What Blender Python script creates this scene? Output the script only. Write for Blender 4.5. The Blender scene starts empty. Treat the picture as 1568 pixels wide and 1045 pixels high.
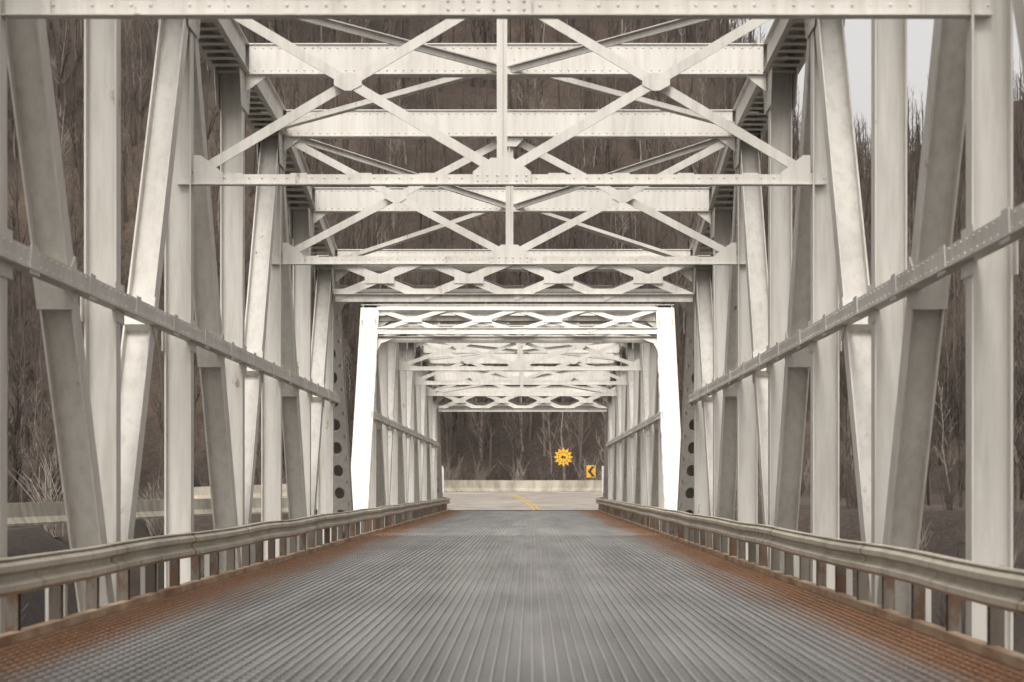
import bpy, math, random, bmesh
import numpy as np
from mathutils import Vector, Matrix
random.seed(7); rng=np.random.default_rng(7)
S=bpy.context.scene
def link(o,parent=None):
    S.collection.objects.link(o)
    if parent: o.parent=parent
    return o
# ---------------------------------------------------------------- materials
def mat(name):
    m=bpy.data.materials.new(name); m.use_nodes=True
    nt=m.node_tree; b=nt.nodes['Principled BSDF']
    return m,nt,b
def N(nt,t,**k):
    n=nt.nodes.new(t)
    for a,v in k.items(): setattr(n,a,v)
    return n
def ramp(nt,src,stops):
    r=nt.nodes.new('ShaderNodeValToRGB'); e=r.color_ramp.elements
    while len(e)>1: e.remove(e[-1])
    e[0].position=stops[0][0]; e[0].color=(*stops[0][1],1)
    for p,c in stops[1:]:
        x=e.new(p); x.color=(*c,1)
    nt.links.new(src,r.inputs['Fac']); return r
def noise(nt,scale,detail=4,stretch=(1,1,1),rough=.55):
    g=N(nt,'ShaderNodeNewGeometry'); mp=N(nt,'ShaderNodeMapping'); mp.inputs['Scale'].default_value=stretch
    nt.links.new(g.outputs['Position'],mp.inputs['Vector'])
    n=N(nt,'ShaderNodeTexNoise'); n.inputs['Scale'].default_value=scale; n.inputs['Detail'].default_value=detail; n.inputs['Roughness'].default_value=rough
    nt.links.new(mp.outputs['Vector'],n.inputs['Vector']); return n
def mixc(nt,fac,a,b,mode='MIX'):
    m=N(nt,'ShaderNodeMix',data_type='RGBA',blend_type=mode)
    for s,v in ((m.inputs[0],fac),(m.inputs[6],a),(m.inputs[7],b)):
        if hasattr(v,'links'): nt.links.new(v,s)
        elif isinstance(v,(tuple,list)): s.default_value=(*v,1)
        else: s.default_value=v
    return m.outputs[2]

def paint(name,light,dark,rust=(.24,.145,.08),rth=.66,grime=.55):
    m,nt,b=mat(name)
    n1=noise(nt,.7,3,(1.2,1.2,.3)); r1=ramp(nt,n1.outputs['Fac'],[(.32,dark),(.62,light)])
    n2=noise(nt,9,4,(1,1,.10),.65); r2=ramp(nt,n2.outputs['Fac'],[(.28,(.70,.68,.64)),(.55,(1,1,1))])
    c=mixc(nt,grime,r1.outputs['Color'],r2.outputs['Color'],'MULTIPLY')
    n3=noise(nt,2.3,6,(1,1,.4),.7); r3=ramp(nt,n3.outputs['Fac'],[(rth,(0,0,0)),(rth+.07,(1,1,1))])
    c=mixc(nt,r3.outputs['Color'],c,rust)
    nt.links.new(c,b.inputs['Base Color']); b.inputs['Roughness'].default_value=.6
    return m
M_paint=paint('aged_white_bridge_paint',(.70,.675,.63),(.58,.557,.512),rth=.655)
M_rail=paint('guardrail_paint',(.58,.53,.44),(.44,.395,.32),rust=(.22,.12,.06),rth=.585)
M_post=paint('rusty_post_paint',(.20,.175,.145),(.11,.092,.074),rust=(.13,.075,.045),rth=.5)

xc=-0.41; HW=4.66
def deckmat(name,metal):
    m,nt,b=mat(name)
    g=N(nt,'ShaderNodeNewGeometry'); sp=N(nt,'ShaderNodeSeparateXYZ'); nt.links.new(g.outputs['Position'],sp.inputs[0])
    ad=N(nt,'ShaderNodeMath',operation='ADD'); nt.links.new(sp.outputs['X'],ad.inputs[0]); ad.inputs[1].default_value=-xc
    ab=N(nt,'ShaderNodeMath',operation='ABSOLUTE'); nt.links.new(ad.outputs[0],ab.inputs[0])
    n=noise(nt,1.3,5,(2,.06,1),.6)
    m2=N(nt,'ShaderNodeMath',operation='MULTIPLY_ADD'); nt.links.new(n.outputs['Fac'],m2.inputs[0]); m2.inputs[1].default_value=1.0; nt.links.new(ab.outputs[0],m2.inputs[2])
    mr=N(nt,'ShaderNodeMapRange'); mr.interpolation_type='SMOOTHSTEP'
    mr.inputs['From Min'].default_value=3.25; mr.inputs['From Max'].default_value=4.35
    nt.links.new(m2.outputs[0],mr.inputs['Value'])
    n2=noise(nt,.8,5,(1.8,.10,1),.6); n4=noise(nt,14,4,(1,.3,1),.6)
    if metal:
        r=ramp(nt,n2.outputs['Fac'],[(.3,(.285,.278,.272)),(.7,(.42,.41,.40))]); rc=ramp(nt,n4.outputs['Fac'],[(.3,(.24,.125,.07)),(.7,(.38,.23,.14))])
    else:
        r=ramp(nt,n2.outputs['Fac'],[(.3,(.026,.026,.028)),(.7,(.046,.045,.046))]); rc=ramp(nt,n4.outputs['Fac'],[(.3,(.12,.055,.028)),(.7,(.24,.12,.062))])
    c=mixc(nt,mr.outputs[0],r.outputs['Color'],rc.outputs['Color'])
    nt.links.new(c,b.inputs['Base Color']); b.inputs['Roughness'].default_value=.45 if metal else .6
    if metal: b.inputs['Metallic'].default_value=.2
    return m
M_deck=deckmat('grid_deck_base',False); M_bar=deckmat('grid_deck_bars',True)

def simple(name,a,bcol,scale=2,rough=.8,stretch=(1,1,1),detail=4):
    m,nt,b=mat(name); n=noise(nt,scale,detail,stretch,.6)
    r=ramp(nt,n.outputs['Fac'],[(.35,a),(.65,bcol)]); nt.links.new(r.outputs['Color'],b.inputs['Base Color']); b.inputs['Roughness'].default_value=rough
    return m
M_asph=simple('worn_asphalt',(.24,.215,.185),(.36,.325,.28),.6,.85)
M_conc=simple('weathered_concrete',(.27,.24,.195),(.44,.40,.33),1.5,.85,(1,1,.4))
M_yel=simple('yellow_road_paint',(.50,.33,.06),(.62,.42,.09),5,.7)
M_sign=simple('yellow_sign_sheeting',(.76,.40,.02),(.86,.48,.03),3,.45)
M_blk=simple('black_sign_paint',(.015,.015,.015),(.03,.03,.03),3,.5)
M_bark=simple('bare_bark',(.030,.022,.018),(.135,.108,.090),.045,.9,detail=4)
M_bark2=simple('pale_bark',(.16,.135,.115),(.30,.26,.225),.6,.9,detail=1)
M_dkpost=simple('galvanised_post',(.12,.11,.10),(.2,.19,.17),3,.6)
M_conif=simple('conifer_needles',(.014,.016,.010),(.032,.034,.022),1.5,.9,detail=1)
M_water=simple('river_water',(.03,.035,.03),(.05,.05,.045),.3,.08)
mg,nt,b=mat('leaf_litter_ground')
n=noise(nt,.04,8,(1,1,1),.65); r=ramp(nt,n.outputs['Fac'],[(.35,(.022,.016,.013)),(.5,(.052,.038,.030)),(.68,(.11,.08,.058))])
n2=noise(nt,4,5); r2=ramp(nt,n2.outputs['Fac'],[(.3,(.5,.5,.5)),(.7,(1.2,1.2,1.2))])
c=mixc(nt,1,r.outputs['Color'],r2.outputs['Color'],'MULTIPLY'); nt.links.new(c,b.inputs['Base Color']); b.inputs['Roughness'].default_value=1
M_ground=mg

# ---------------------------------------------------------------- mesh builder
class MB:
    def __init__(s): s.v=[]; s.f=[]
    def prism(s,p0,p1,prof,u,caps=True):
        p0=Vector(p0);p1=Vector(p1); d=(p1-p0).normalized(); u=Vector(u); u=(u-d*u.dot(d)).normalized(); w=d.cross(u)
        b=len(s.v); n=len(prof)
        for p in (p0,p1):
            for (a,c) in prof: s.v.append(p+u*a+w*c)
        for i in range(n):
            j=(i+1)%n; s.f.append((b+i,b+j,b+n+j,b+n+i))
        if caps: s.f.append(tuple(b+n-1-i for i in range(n))); s.f.append(tuple(b+n+i for i in range(n)))
    def rect(s,p0,p1,u,a0,a1,c0,c1):
        s.prism(p0,p1,[(a0,c0),(a1,c0),(a1,c1),(a0,c1)],u)
    def H(s,p0,p1,u,w,d,t=.022):
        s.rect(p0,p1,u,-w/2,-w/2+t,-d/2,d/2); s.rect(p0,p1,u,w/2-t,w/2,-d/2,d/2)
        s.rect(p0,p1,u,-w/2+t,w/2-t,-t/2,t/2)
    def T(s,p0,p1,u,w,h,t=.018):
        s.rect(p0,p1,u,-w/2,w/2,0,t); s.rect(p0,p1,u,-t,t,t,h)
    def aabb(s,c,sz):
        c=Vector(c); s.rect(c-Vector((0,0,sz[2]/2)),c+Vector((0,0,sz[2]/2)),(1,0,0),-sz[0]/2,sz[0]/2,-sz[1]/2,sz[1]/2)
    def plate(s,P3,t):
        b=len(s.v); n=len(P3)
        for o in (-.5,.5):
            for p in P3: s.v.append(Vector(p)+Vector(t)*o)
        s.f.append(tuple(b+i for i in range(n))); s.f.append(tuple(b+2*n-1-i for i in range(n)))
        for i in range(n):
            j=(i+1)%n; s.f.append((b+j,b+i,b+n+i,b+n+j))
    def plate_y(s,pts,y,t): s.plate([(x,y,z) for x,z in pts],(0,t,0))
    def plate_x(s,pts,x,t): s.plate([(x,y,z) for y,z in pts],(t,0,0))
    def rivet(s,p,nrm,r=.02):
        p=Vector(p); nrm=Vector(nrm).normalized(); a=nrm.orthogonal().normalized(); c=nrm.cross(a); b=len(s.v)
        for k in range(6):
            t=k*math.pi/3; s.v.append(p+a*math.cos(t)*r+c*math.sin(t)*r)
        for k in range(6):
            t=k*math.pi/3; s.v.append(p+nrm*r*.7+(a*math.cos(t)+c*math.sin(t))*r*.55)
        for k in range(6):
            j=(k+1)%6; s.f.append((b+k,b+j,b+6+j,b+6+k))
        s.f.append(tuple(b+6+k for k in range(6)))
    def perf(s,p0,p1,u,w,off,pitch=.75,hr=.13,hl=.2,t=.016):
        p0=Vector(p0);p1=Vector(p1); L=(p1-p0).length; d=(p1-p0)/L; u=Vector(u); u=(u-d*u.dot(d)).normalized(); nn=d.cross(u)
        n=int(L/pitch); ph=L/n
        for k in range(n):
            c=p0+d*(k+.5)*ph+nn*off; b=len(s.v); m=16; O=[];I=[]
            for q in range(m):
                a=2*math.pi*(q+.5)/m; ca,sa=math.cos(a),math.sin(a); sc=1/max(abs(ca),abs(sa))
                O.append((ca*sc*w/2,sa*sc*ph/2)); I.append((ca*hr,sa*hl))
            for tt in (0,t):
                for (x,y) in O+I: s.v.append(c+u*x+d*y+nn*tt)
            for q in range(m):
                j=(q+1)%m
                s.f.append((b+q,b+j,b+m+j,b+m+q)); B=b+2*m; s.f.append((B+j,B+q,B+m+q,B+m+j)); s.f.append((b+m+q,b+m+j,B+m+j,B+m+q))
    def sweep(s,prof,path):
        b=len(s.v); n=len(prof); P=[Vector(p) for p in path]
        for i,p in enumerate(P):
            d=(P[min(i+1,len(P)-1)]-P[max(i-1,0)]); d.z=0; d.normalize(); r=Vector((d.y,-d.x,0))
            for (a,z) in prof: s.v.append(p+r*a+Vector((0,0,z)))
        for i in range(len(P)-1):
            for k in range(n):
                j=(k+1)%n; s.f.append((b+i*n+k,b+i*n+j,b+(i+1)*n+j,b+(i+1)*n+k))
        s.f.append(tuple(b+k for k in range(n))[::-1]); s.f.append(tuple(b+(len(P)-1)*n+k for k in range(n)))
    def obj(s,name,m,parent=None,smooth=False):
        me=bpy.data.meshes.new(name); me.from_pydata([tuple(v) for v in s.v],[],s.f); me.materials.append(m)
        bm=bmesh.new(); bm.from_mesh(me); bmesh.ops.recalc_face_normals(bm,faces=bm.faces); bm.to_mesh(me); bm.free()
        if smooth:
            for p in me.polygons: p.use_smooth=True
        o=bpy.data.objects.new(name,me); return link(o,parent)
def empty(name,loc=(0,0,0)):
    e=bpy.data.objects.new(name,None); e.empty_display_size=.5; return link(e)
X=(1,0,0);Y=(0,1,0);Z=(0,0,1)
# ---------------------------------------------------------------- truss bridge
def lattice(fr,Q,nrm,xl,xr,dep,n=4,bw=.085,big=False):
    for t in (.04,dep):
        fr.rect(Q(xl+.25,t),Q(xr-.25,t),nrm,-.012,.012,-.09,.09)
        fr.rect(Q(xl+.25,t),Q(xr-.25,t),nrm,-.09,.09,*((.09,.105) if t>.5 else (-.105,-.09)))
    w=(2*HW-.5)/n; mt=(dep+.02)/2
    for k in range(n):
        a=xl+.25+k*w; c=a+w; mxx=(a+c)/2
        for (s0,s1,oo) in ((.05,dep-.03,.02),(dep-.03,.05,-.02)):
            o=nrm*oo; fr.rect(Q(a,s0)+o,Q(c,s1)+o,nrm,-.010,.010,-bw,bw)
        for so in (.045,-.045):
            fr.rect(Q(mxx-(.36 if big else .30),mt)+nrm*so,Q(mxx+(.36 if big else .30),mt)+nrm*so,nrm,-.006,.006,-.12,.12)
        for t in (.17,dep-.14):
            fr.rect(Q(a-.25,t)+nrm*.04,Q(a+.25,t)+nrm*.04,nrm,-.006,.006,-.10,.10)
def truss(name,tops,zb=-.75,lower=5.78,mid=3.55):
    root=empty(name)
    ys=sorted(tops); yb0=ys[0]-6; yb1=ys[-1]+6
    def zt(y): return float(np.interp(y,ys,[tops[k] for k in ys]))
    tr=MB(); riv=MB(); fr=MB()
    allp=[ys[0]+6*i for i in range(int((ys[-1]-ys[0])/6)+1)]
    for sd in (-1,1):
        x=xc+sd*HW
        tr.H((x,yb0,zb),(x,yb1,zb),X,.42,.45)
        for a,bb in zip(allp[:-1],allp[1:]):
            p0=Vector((x,a,zt(a)));p1=Vector((x,bb,zt(bb)))
            tr.rect(p0,p1,X,-.24,-.215,-.24,.24); tr.rect(p0,p1,X,.215,.24,-.24,.24)
            sgn=1 if (p1-p0).normalized().cross(Vector(X)).z>0 else -1
            tr.rect(p0,p1,X,-.30,.30,*sorted((sgn*.241,sgn*.262)))
            for e in (-1,1):
                tr.rect(p0,p1,X,*sorted((e*.242,e*.31)),*sorted((-sgn*.24,-sgn*.222)))
            nb=11
            for k in range(nb):
                c=p0.lerp(p1,(k+.5)/nb); dd=(p1-p0).normalized()
                tr.rect(c-dd*.1,c+dd*.1,X,-.235,.235,*sorted((-sgn*.244,-sgn*.256)))
        for (ya,yt) in ((yb0,ys[0]),(yb1,ys[-1])):
            p0=Vector((x,ya,zb));p1=Vector((x,yt,zt(yt)))
            tr.rect(p0,p1,X,-.25,-.225,-.22,.22); tr.rect(p0,p1,X,.225,.25,-.22,.22)
            up=(p1-p0).normalized().cross(Vector(X)); sg=1 if up.z>0 else -1
            tr.rect(p0,p1,X,-.29,.29,*sorted((sg*.221,sg*.24)))
            tr.perf(p0,p1,X,.56,-sg*.24-(0.016 if sg>0 else 0))
            for k in range(60):
                q=p0.lerp(p1,(k+.5)/60)+up*sg*.241
                for e in (-.26,.26): riv.rivet(q+Vector((e,0,0)),up*sg,.018)
        for y in allp:
            tr.H((x,y,zb+.2),(x,y,zt(y)-.2),X,.38,.30)
            for e in (-1,1): tr.plate_x([(y-.30,mid-.26),(y+.30,mid-.26),(y+.30,mid+.2),(y-.30,mid+.2)],x+e*.20,.014)
            for e in (-1,1):
                tr.plate_x([(y-.75,zt(y)-.25),(y-.5,zt(y)-.85),(y+.5,zt(y)-.85),(y+.75,zt(y)-.25)],x+e*.213,.014)
            for h in np.arange(zt(y)-.8,zt(y)-.25,.12):
                for e in (-.4,-.25,.25,.4): riv.rivet((x-sd*.221,y+e,h),(-sd,0,0),.016)
        for i in range(len(ys)-1):
            a=ys[i];c=ys[i+1];m=(a+c)/2
            for t in (a,c):
                p0=Vector((x,m,zb+.1));p1=Vector((x,t,zt(t)-.1))
                tr.H(p0,p1,X,.36,.34)
                dd=(p1-p0).normalized(); fq=(mid-zb)/((zt(t)-zb)); q=p0.lerp(p1,fq)
                tr.rect(q-dd*.26,q+dd*.18,X,-.20,.20,-.185,.185)
        ya=ys[0]-3; yz=ys[-1]+1
        xi=x-sd*.235
        tr.rect((xi,ya,mid),(xi,yz,mid),X,-.022,.022,-.10,.10)
        tr.rect((xi+sd*.04,ya,mid-.102),(xi+sd*.04,yz,mid-.102),X,-.085,.085,-.008,.008)
        yy=ya
        while yy<yz:
            riv.rivet((xi-sd*.023,yy,mid+.06),(-sd,0,0),.018); riv.rivet((xi-sd*.023,yy+.1,mid-.06),(-sd,0,0),.018); yy+=.3
        yy=ya+1
        while yy<yz:
            tr.plate_x([(yy-.22,mid-.15),(yy+.22,mid-.15),(yy+.15,mid+.13),(yy-.15,mid+.13)],xi-sd*.029,.010); yy+=3
    xl=xc-HW; xr=xc+HW
    for y in allp:
        z=zt(y)
        fr.rect((xl+.24,y,z),(xr-.24,y,z),Y,-.012,.012,-.24,.24)
        for e in (-1,1):
            fr.rect((xl+.24,y,z+e*.252),(xr-.24,y,z+e*.252),Y,-.17,.17,-.01,.01)
        fr.rect((xl+.30,y-.13,z),(xr-.30,y-.13,z),Y,-.012,.012,-.235,.235)
        k=xl+.4
        while k<xr-.3:
            riv.rivet((k,y-.143,z+.19),(0,-1,0),.02); riv.rivet((k,y-.143,z-.19),(0,-1,0),.02); k+=.14
        for s2 in (-1,1):
            xe=xc+s2*(HW-.25)
            fr.plate_y([(xe,z-.55),(xe,z-.24),(xe-s2*.40,z-.24)],y-.10,.014)
    for y in ys[1:-1]:
        z=zt(y)-.25; lo=lower
        fr.rect((xl-.02,y-.02,lo),(xr+.02,y-.02,lo),Y,-.02,.02,-.07,.07)
        fr.rect((xl,y-.02,lo-.078),(xr,y-.02,lo-.078),Y,-.10,.10,-.007,.007)
        k=xl+.3
        while k<xr: riv.rivet((k,y-.041,lo+.02),(0,-1,0),.018); k+=.18
        k=xl+.8
        while k<xr: fr.rect((k-.12,y-.045,lo),(k+.12,y-.045,lo),Y,-.004,.004,-.088,.088); k+=.93
        fr.rect((xc,y,lo+.07),(xc,y,z),X,-.075,.075,-.02,.02); fr.rect((xc,y-.05,lo+.1),(xc,y-.05,z),X,-.01,.01,-.03,.03)
        for s2 in (-1,1):
            xo=xc+s2*(HW-.22)
            for o,(a,bz,c,d) in enumerate(((xo,lo+.08,xc,z),(xo,z,xc,lo+.08))):
                yo=y+(-.05 if o else .05)
                fr.rect((a,yo,bz),(c,yo,d),Y,-.016,.016,-.07,.07)
                fr.rect((a,yo+.05,bz-.03),(c,yo+.05,d-.03),Y,-.033,.033,-.008,.008)
            mx=(xo+xc)/2; mz=(lo+.08+z)/2
            fr.plate_y([(mx-.20,mz-.05),(mx-.05,mz-.13),(mx+.05,mz-.13),(mx+.20,mz-.05),(mx+.20,mz+.05),(mx+.05,mz+.13),(mx-.05,mz+.13),(mx-.20,mz+.05)],y-.075,.012)
            fr.plate_y([(xo,lo-.10),(xo,lo+.34),(xo-s2*.10,lo+.34),(xo-s2*.42,lo+.09),(xo-s2*.42,lo-.07)],y-.075,.014)
        fr.plate_y([(xc-.42,lo-.07),(xc+.42,lo-.07),(xc+.42,lo+.10),(xc+.16,lo+.30),(xc-.16,lo+.30),(xc-.42,lo+.10)],y-.09,.014)
        fr.plate_y([(xc-.32,z),(xc+.32,z),(xc+.14,z-.2),(xc-.14,z-.2)],y-.09,.014)
        for a in np.linspace(-.35,.35,6):
            for h in (-.03,.05): riv.rivet((xc+a,y-.098,lo+h),(0,-1,0),.018)
    for i,y in enumerate(ys[:-1]):
        m=y+6; y2=ys[i+1]
        for s2 in (-1,1):
            xe=xc+s2*(HW-.2)
            for yn in (y,y2):
                fr.T((xe,yn+(.15 if yn==y else -.15),zt(yn)-.12),(xc,m,zt(m)-.12),(1,.5,0),.15,.12)
        fr.plate([(xc-.4,m-.25,zt(m)-.275),(xc+.4,m-.25,zt(m)-.275),(xc+.4,m+.25,zt(m)-.275),(xc-.4,m+.25,zt(m)-.275)],(0,0,.01))
    for (yt,yb,exitp) in ((ys[0],yb0,False),(ys[-1],yb1,True)):
        top=Vector((0,yt,zt(yt))); bot=Vector((0,yb,zb)); d=(bot-top).normalized(); dep=1.0
        nrm=Vector((1,0,0)).cross(d)
        for off in ((-.2,.2) if not exitp else (.0,)):
            def Q(x,t):
                p=top+d*t+nrm*off; return Vector((x,p.y,p.z))
            lattice(fr,Q,nrm,xl,xr,dep)
        if exitp:
            def Q2(x,t): return Vector((x,yt-.3,zt(yt)+.02-t*.98))
            lattice(fr,Q2,Vector((0,1,0)),xl,xr,dep,4,.10,True)
        for s2 in (-1,1):
            xe=xc+s2*(HW-.25)
            q0=top+d*(dep+.09); q1=top+d*(dep+.7)
            fr.plate([(xe,q0.y,q0.z),(xe-s2*.55,q0.y,q0.z),(xe-s2*.14,*(q0.lerp(q1,.35))[1:]),(xe,q1.y,q1.z)],nrm*.02)
    y=yb0
    while y<=yb1+.1:
        fr.H((xl,y,-.62),(xr,y,-.62),Z,.7,.3); y+=6
    for k in range(7):
        xx=xl+1+k*(2*HW-2)/6; fr.H((xx,yb0,-.25),(xx,yb1,-.25),Z,.35,.16)
    tr.obj('truss_members',M_paint,root); fr.obj('portal_and_sway_bracing',M_paint,root); riv.obj('rivets',M_paint,root)
    return root
truss('steel_truss_bridge',{-14.5:6.95,-2.5:8.45,9.5:8.72,21.5:8.8,33.5:8.75,45.5:8.45,57.5:6.95})
truss('steel_truss_bridge',{73.5:6.85,85.5:7.5,97.5:7.7,109.5:7.4,121.5:6.3},lower=5.7)

pm=MB(); pm.aabb((xc,65.5,-3.7),(11.5,2.6,5.0)); pm.aabb((xc,65.5,-1.12),(12.2,3.2,.2)); pm.obj('bridge_pier',M_conc)
am=MB(); am.aabb((xc,129.2,-3.2),(11.5,1.2,6.2)); am.obj('bridge_abutment',M_conc)

# deck
XL=-4.56; XR=3.71
dm=MB(); dm.rect((0,-22,-.05),(0,129.5,-.05),X,XL,XR,-.02,.02); deck=dm.obj('bridge_deck',M_deck)
bm_=MB(); x=XL+.2
while x<XR-.12:
    j=random.uniform(-.006,.006); z=-.014+random.uniform(-.002,.002)
    bm_.rect((x+j,-22,z),(x+j,128,z),X,-.0060,.0060,-.016,.016); x+=.095
y=-20; bm2=MB()
while y<128:
    bm2.rect((XL+.12,y,-.020),(XR-.1,y,-.020),Z,-.008,.008,-.006,.006); y+=.28
bm_.obj('grid_bars',M_bar,deck); bm2.obj('cross_bars',M_bar,deck)
jm=MB()
for y in (-21,3.5,64.6,66.3,127.9):
    jm.rect((XL+.1,y,-.008),(XR-.1,y,-.008),Y,-.10,.10,-.012,.012)
jm.obj('expansion_joints',M_bar,deck)
cm=MB()
for xx,s2 in ((XL,-1),(XR,1)):
    cm.rect((xx,-22,-.10),(xx,129.5,-.10),X,-.012,.012,-.14,.14)
    cm.rect((xx+s2*.05,-22,.044),(xx+s2*.05,129.5,.044),X,-.06,.06,-.005,.005)
cm.obj('edge_curb_angle',simple('rusty_curb_steel',(.26,.14,.075),(.56,.43,.30),3,.7,(1,.3,1)),deck)

def guard(side):
    root=empty('guardrail')
    xx=XL if side<0 else XR
    s=-side
    fr=[(0.0,.31),(.03,.305),(.085,.265),(.085,.215),(.02,.175),(.02,.135),(.085,.095),(.085,.045),(.03,.005),(0,0)]
    prof=[(a*s,z) for a,z in fr]+[((a-.012)*s,z) for a,z in fr[::-1]]
    path=[]; y=-20
    while y<=130:
        path.append((xx+.05*s+.012*math.sin(y*.9)+random.uniform(-.008,.008),y,.41+.010*math.sin(y*.55+side)+random.uniform(-.005,.005))); y+=1.9
    path+= [(xx+side*.25,132,.43),(xx+side*.8,134,.46)]
    g=MB(); g.sweep(prof,path)
    g.sweep([(-.05*s,.312),(.05*s,.312),(.05*s,.325),(-.05*s,.325)],path)
    g.obj('w_beam_rail',M_rail,root)
    p=MB(); y=-19
    while y<129:
        p.H((xx+side*.10,y,-.45),(xx+side*.10,y,.70),Y,.13,.12,.012)
        p.aabb((xx+side*.015,y,.565),(.05,.1,.2))
        y+=1.9 if y<64 or y>67 else 1.3
    p.obj('rail_posts',M_post,root)
    pw=MB(); y=-16.5
    while y<127:
        pw.H((xx+side*.22,y,-.7),(xx+side*.22,y,.66),Y,.12,.2,.014); y+=5.7
    pw.obj('outrigger_brackets',M_paint,root)
guard(-1); guard(1)

# ---------------------------------------------------------------- terrain
def ss(a,b,v):
    t=np.clip((v-a)/(b-a),0,1); return t*t*(3-2*t)
def land(y): return .98*ss(127,156,y)
def wob(x,y): return np.sin(x*.05+y*.031)*1.0+np.sin(x*.11-y*.07+1)*.6+np.sin(x*.23+y*.19)*.25
def height(x,y):
    m=np.maximum(np.maximum(ss(112,124,y),1-ss(-20,-13.5,x)),ss(13,26,x))
    z=-6.5*(1-m)+land(y)-.10
    z=z+m*.35*wob(x*3,y*3)*ss(6,14,np.abs(x))*(1-ss(0,10,-np.abs(y-140)+40)*.6)
    R=np.interp(x,[-400,-60,0,20,32,45,60,75,100,160,400],[200,185,170,140,84,66,59,66,79,93,110])
    t=np.clip((y-170)/330,0,1); h=R*(.55*t+.45*np.sin(t*np.pi/2))+wob(x,y)*3*t
    side=np.clip(.35*(np.abs(x)-48),0,60)*(ss(-80,40,y)*.5+.5)
    return z+np.maximum(h,side)
gx=np.concatenate([[-2500,-1500,-900,-600],np.arange(-400,-60,8),np.arange(-60,60,1.5),np.arange(60,400,8),[400,600,900,1500,2500]])
gy=np.concatenate([[-2000,-900,-400,-200],np.arange(-100,90,4),np.arange(90,180,1.5),np.arange(180,520,7),[520,560,620,750,1000,1600,3000]])
GX,GY=np.meshgrid(gx,gy); GZ=height(GX,GY)
nx=len(gx); ny=len(gy)
vs=np.stack([GX.ravel(),GY.ravel(),GZ.ravel()],1)
fs=[(j*nx+i,j*nx+i+1,(j+1)*nx+i+1,(j+1)*nx+i) for j in range(ny-1) for i in range(nx-1)]
me=bpy.data.meshes.new('ground'); me.from_pydata(vs.tolist(),[],fs); me.materials.append(M_ground)
for p in me.polygons: p.use_smooth=True
link(bpy.data.objects.new('ground',me))
w=MB(); w.v=[Vector(p) for p in ((-40,-1500,-5.6),(40,-1500,-5.6),(40,124,-5.6),(-40,124,-5.6))]; w.f=[(0,1,2,3)]; w.obj('river',M_water)

def bline(x):
    x=x-.4
    if x<-7: return 159-.13*49-.75*(-7-x)
    if x<7: return 159-.13*x*x
    return 159-.13*49-1.8*(x-7)
xs=np.arange(-24,13,1.0); r=MB(); nyy=26
for i,x in enumerate(xs):
    y1=bline(x)+.6; y0=129.6 if x>-7 else 129.6-(-7-x)*.3
    for j in range(nyy):
        y=y0+(y1-y0)*j/(nyy-1); r.v.append(Vector((x,y,float(land(y))+(0 if abs(x)<7 else .06))))
for i in range(len(xs)-1):
    for j in range(nyy-1):
        a=i*nyy+j; r.f.append((a,a+nyy,a+nyy+1,a+1))
road=r.obj('road',M_asph,smooth=True)
yl=MB()
for off in (-.13,.13):
    pts=[(.4-.0036*(y-127)**2+off,y) for y in np.arange(129.7,149,.7)]
    b=len(yl.v)
    for i,(x,y) in enumerate(pts):
        d=Vector((-.0072*(y-127),1,0)).normalized(); rr=Vector((d.y,-d.x,0))
        for e in (-.055,.055):
            q=Vector((x,y,0))+rr*e; q.z=float(land(q.y))+.012; yl.v.append(q)
    for i in range(len(pts)-1): yl.f.append((b+2*i,b+2*i+1,b+2*i+3,b+2*i+2))
yl.obj('yellow_centre_line',M_yel,road)
jp=[(-.30,0),(-.30,.08),(-.16,.30),(-.09,.81),(.09,.81),(.16,.30),(.30,.08),(.30,0)]
bpath=[(x,bline(x),float(land(bline(x)))-.02) for x in np.arange(-22,11.6,.8)]
bb=MB(); bb.sweep(jp,bpath); bb.obj('concrete_barrier',M_conc)
b2=MB(); pts=[(-12,123),(-14.5,118),(-16.2,110),(-17,100),(-17.8,90),(-18.6,80),(-19.4,70),(-20.2,60)]
b2.sweep(jp,[(x,y,-.05) for x,y in pts]); b2.obj('concrete_barrier',M_conc)

def post(mb,x,y,z0,z1): mb.H((x,y,z0),(x,y,z1),X,.07,.06,.01)
def sign_sun():
    root=empty('sunburst_warning_sign'); x,y,z=2.33,164.0,3.42
    m=MB(); n=12; pts=[]
    for k in range(n*2):
        a=math.pi*k/n; rr=.70 if k%2==0 else .47
        pts.append((x+rr*math.sin(a),z+rr*math.cos(a)))
    m.plate_y(pts,y,.02); m.obj('sign_panel',M_sign,root)
    k=MB()
    for a in range(12):
        t=(a+.5)*math.pi/6; cx,cz=x+.36*math.cos(t),z+.36*math.sin(t)
        q=[(cx+.05*math.cos(s),cz+.05*math.sin(s)) for s in [i*math.pi/3 for i in range(6)]]; k.plate_y(q,y-.016,.008)
    k.plate_y([(x-.2,z),(x-.02,z+.17),(x-.02,z+.06),(x+.16,z+.06),(x+.16,z-.14),(x+.07,z-.14),(x+.07,z-.05),(x-.02,z-.05),(x-.02,z-.17)],y-.016,.008)
    k.obj('sign_symbol',M_blk,root)
    p=MB(); post(p,x,y+.05,.8,z+.4); p.obj('sign_post',M_dkpost,root)
def sign_chev():
    root=empty('chevron_sign'); x,y,z=4.25,162.5,2.4
    m=MB(); m.plate_y([(x-.32,z-.42),(x+.32,z-.42),(x+.32,z+.42),(x-.32,z+.42)],y,.02); m.obj('sign_panel',M_sign,root)
    k=MB(); k.plate_y([(x-.24,z),(x+.04,z+.36),(x+.27,z+.36),(x-.0,z),(x+.27,z-.36),(x+.04,z-.36)],y-.016,.008); k.obj('chevron_arrow',M_blk,root)
    p=MB(); post(p,x,y+.05,.6,z+.4); p.obj('sign_post',M_dkpost,root)
sign_sun(); sign_chev()
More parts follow.
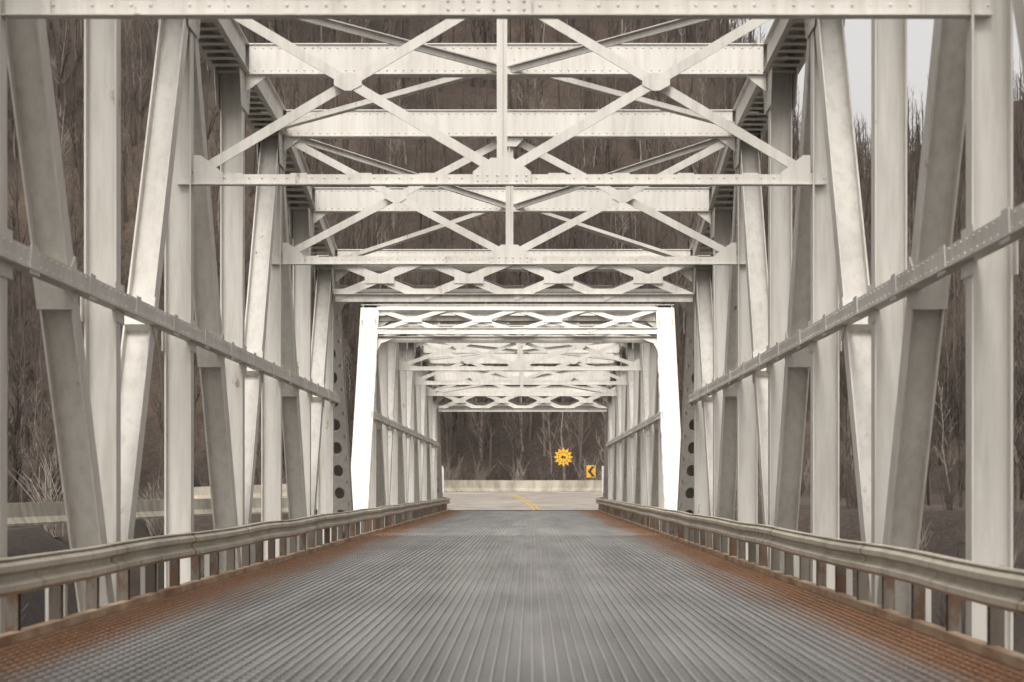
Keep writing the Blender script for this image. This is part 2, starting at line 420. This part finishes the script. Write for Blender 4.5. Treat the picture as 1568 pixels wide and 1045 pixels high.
for sx in (-5.0,4.15):
    root=empty('object_marker_post'); p=MB(); y=130.3
    p.plate_y([(sx-.14,1.0),(sx+.14,1.0),(sx+.14,2.35),(sx+.06,2.5),(sx-.14,2.5)],y,.02); p.obj('marker_panel',M_paint,root)
    p=MB(); post(p,sx,y+.05,-.2,2.3); p.obj('marker_post',M_dkpost,root)

# ---------------------------------------------------------------- trees
def tube(mb,p0,p1,r0,r1,n=3):
    p0=Vector(p0);p1=Vector(p1); d=(p1-p0).normalized(); a=d.orthogonal().normalized(); c=d.cross(a); b=len(mb.v)
    for p,r in ((p0,r0),(p1,r1)):
        for k in range(n):
            t=2*math.pi*k/n; mb.v.append(p+a*math.cos(t)*r+c*math.sin(t)*r)
    for k in range(n):
        j=(k+1)%n; mb.f.append((b+k,b+j,b+n+j,b+n+k))
def rd(up,spread):
    a=random.uniform(0,6.283); return Vector((math.cos(a)*spread,math.sin(a)*spread,up)).normalized()
def bare(h,r,nb,thick=1.0,upb=1.2,tw=4,sub=1):
    mb=MB(); p=Vector((0,0,-.5)); seg=6; pts=[p]
    for i in range(seg):
        p=p+Vector((random.uniform(-.22,.22),random.uniform(-.22,.22),(h+.5)/seg)); pts.append(p)
    for i in range(seg): tube(mb,pts[i],pts[i+1],r*(1-i/seg*.85),r*(1-(i+1)/seg*.85),4)
    for k in range(nb):
        f=random.uniform(.25,.98); q=f*seg; i=min(int(q),seg-1); a=pts[i].lerp(pts[i+1],q-i)
        L=h*random.uniform(.14,.30)*(1.15-f*.7); d=rd(upb,1); m=a+d*L*.5; d2=(d+Vector((0,0,.6))+rd(0,.3)*.3).normalized(); e=m+d2*L*.5
        rr=max(.018,r*.34*(1.1-f))*thick; tube(mb,a,m,rr,rr*.7); tube(mb,m,e,rr*.7,rr*.3)
        for t in range(tw):
            g=random.uniform(.25,1); s=a.lerp(m,g*2) if g<.5 else m.lerp(e,g*2-1)
            dd=(d*.7+rd(.9,1)).normalized(); l2=L*random.uniform(.25,.5); e2=s+dd*l2
            tube(mb,s,e2,rr*.5,rr*.22)
            for u in range(sub):
                s3=s.lerp(e2,random.uniform(.3,.9)); tube(mb,s3,s3+(dd+rd(.3,1)*.8).normalized()*l2*.5,rr*.28,rr*.14)
    return mb
def shrub(h,n):
    mb=MB()
    for k in range(n):
        d=rd(2.0,random.uniform(.2,1.1)); a=Vector((random.uniform(-.3,.3),random.uniform(-.3,.3),-.2)); L=h*random.uniform(.5,1.1)
        m=a+d*L*.5; e=m+(d+Vector((0,0,.4))+rd(0,.5)*.5).normalized()*L*.5
        tube(mb,a,m,.028,.018); tube(mb,m,e,.018,.008)
        for t in range(8):
            g=random.uniform(.25,1); s=a.lerp(m,g*2) if g<.5 else m.lerp(e,g*2-1)
            dd=(d+rd(.4,1)*1.0).normalized(); l2=L*random.uniform(.12,.3); tube(mb,s,s+dd*l2,.010,.005)
    return mb
def mesh_of(mb,name,m):
    me=bpy.data.meshes.new(name); me.from_pydata([tuple(v) for v in mb.v],[],mb.f); me.materials.append(m); return me
def scatter(name,meshes,pts,scl):
    col=bpy.data.collections.new(name+'_kinds')
    for i,me in enumerate(meshes):
        o=bpy.data.objects.new('%s_kind_%d'%(name,i),me); col.objects.link(o)
    me=bpy.data.meshes.new(name); me.from_pydata(pts.tolist(),[],[])
    a=me.attributes.new('scl','FLOAT','POINT'); a.data.foreach_set('value',scl.astype(np.float32))
    rot=np.zeros((len(pts),3),np.float32); rot[:,2]=rng.uniform(0,6.28,len(pts)); rot[:,0]=rng.normal(0,.04,len(pts)); rot[:,1]=rng.normal(0,.04,len(pts))
    a=me.attributes.new('rot','FLOAT_VECTOR','POINT'); a.data.foreach_set('vector',rot.ravel())
    o=link(bpy.data.objects.new(name,me))
    g=bpy.data.node_groups.new(name,'GeometryNodeTree'); g.interface.new_socket('Geometry',in_out='INPUT',socket_type='NodeSocketGeometry'); g.interface.new_socket('Geometry',in_out='OUTPUT',socket_type='NodeSocketGeometry')
    gi=g.nodes.new('NodeGroupInput'); go=g.nodes.new('NodeGroupOutput'); ip=g.nodes.new('GeometryNodeInstanceOnPoints')
    ci=g.nodes.new('GeometryNodeCollectionInfo'); ci.inputs['Collection'].default_value=col; ci.inputs['Separate Children'].default_value=True; ci.inputs['Reset Children'].default_value=True
    na=g.nodes.new('GeometryNodeInputNamedAttribute'); na.data_type='FLOAT'; na.inputs['Name'].default_value='scl'
    nr=g.nodes.new('GeometryNodeInputNamedAttribute'); nr.data_type='FLOAT_VECTOR'; nr.inputs['Name'].default_value='rot'
    L=g.links.new
    L(gi.outputs[0],ip.inputs['Points']); L(ci.outputs[0],ip.inputs['Instance']); ip.inputs['Pick Instance'].default_value=True
    L(nr.outputs[0],ip.inputs['Rotation']); L(na.outputs[0],ip.inputs['Scale']); L(ip.outputs[0],go.inputs[0])
    md=o.modifiers.new('scatter','NODES'); md.node_group=g
    return o
far=[mesh_of(bare(random.uniform(10,14),random.uniform(.14,.20),13,1.6,random.choice((1.6,2.2,2.8)),2,0),'far_bare_tree_mesh',M_bark) for _ in range(6)]
near=[mesh_of(bare(random.uniform(9,12),random.uniform(.11,.16),24,1.2,random.choice((1.2,1.6,2.0)),4,1),'near_bare_tree_mesh',M_bark) for _ in range(5)]
pale=[mesh_of(bare(random.uniform(8,10),.10,22,1.1,1.3,4,1),'pale_bare_tree_mesh',M_bark2) for _ in range(3)]
shr=[mesh_of(shrub(3.4,22),'shrub_mesh',m_) for m_ in (M_bark2,M_bark,M_bark)]
def P(x,y): return np.stack([x,y,height(x,y)],1)
n=5200
y=185+rng.uniform(0,1,n)**.9*325; x=rng.uniform(-1,1,n)*(y*.25+18)
scatter('bare_tree_forest',far,P(x,y),rng.uniform(.65,1.2,n))
n=380
y=rng.uniform(166,195,n); x=rng.uniform(-1,1,n)*(y*.25+10); scatter('bare_tree_stand',near,P(x,y),rng.uniform(.7,1.15,n))
n=190
y=rng.uniform(164,260,n); x=rng.uniform(-1,1,n)*(y*.24+10); scatter('pale_tree_stand',pale,P(x,y),rng.uniform(.6,1.1,n))
n=360
y=rng.uniform(55,168,n); sd=rng.choice([-1,1],n); x=sd*(15+rng.uniform(0,1,n)**.8*30)
ok=~((x<0)&(y>124)&(x>-24)&(y<163))
scatter('riverbank_brush',shr,P(x[ok],y[ok]),rng.uniform(.4,1.1,ok.sum()))
n=120; y=rng.uniform(160,170,n); x=rng.uniform(-25,20,n); ok=y>np.array([bline(q) for q in x])+2
scatter('roadside_brush',[shr[1],shr[2],shr[0]],P(x[ok],y[ok]),rng.uniform(.4,.9,ok.sum()))
n=220; y=rng.uniform(70,168,n); sd=rng.choice([-1,1],n); x=sd*(22+rng.uniform(0,1,n)*30)
scatter('riverside_tree_stand',near+pale[:1],P(x,y),rng.uniform(.45,1.0,n))

# ---------------------------------------------------------------- light, world, camera
el=math.radians(52); az=math.radians(186)
sd=Vector((math.sin(az)*math.cos(el),math.cos(az)*math.cos(el),math.sin(el)))
L=bpy.data.lights.new('sun','SUN'); L.energy=1.5; L.angle=math.radians(14); L.color=(1,.965,.91)
lo=link(bpy.data.objects.new('sun',L)); lo.rotation_euler=(-sd).to_track_quat('-Z','Y').to_euler()
W=bpy.data.worlds.new('World'); S.world=W; W.use_nodes=True; nt=W.node_tree; bg=nt.nodes['Background']
sk=nt.nodes.new('ShaderNodeTexSky'); sk.sky_type='NISHITA'; sk.sun_disc=False; sk.sun_elevation=el; sk.sun_rotation=az; sk.air_density=1; sk.dust_density=5
hs=nt.nodes.new('ShaderNodeHueSaturation'); hs.inputs['Saturation'].default_value=.08; hs.inputs['Value'].default_value=1.45
nt.links.new(sk.outputs[0],hs.inputs['Color'])
mu=nt.nodes.new('ShaderNodeMix'); mu.data_type='RGBA'; mu.blend_type='MULTIPLY'; mu.inputs[0].default_value=1; mu.inputs[7].default_value=(1,.965,.925,1)
nt.links.new(hs.outputs[0],mu.inputs[6]); nt.links.new(mu.outputs[2],bg.inputs['Color']); bg.inputs['Strength'].default_value=.14
cam=bpy.data.cameras.new('camera'); co=link(bpy.data.objects.new('camera',cam)); S.camera=co
co.location=(0,0,1.35); co.rotation_euler=(math.radians(90),0,0)
cam.lens=81.6; cam.sensor_width=36; cam.shift_x=-.018; cam.shift_y=.142; cam.clip_end=6000; cam.clip_start=.1
cam.dof.use_dof=True; cam.dof.focus_distance=58; cam.dof.aperture_fstop=2.6
S.view_settings.view_transform='Standard'; S.view_settings.look='None'; S.view_settings.exposure=0
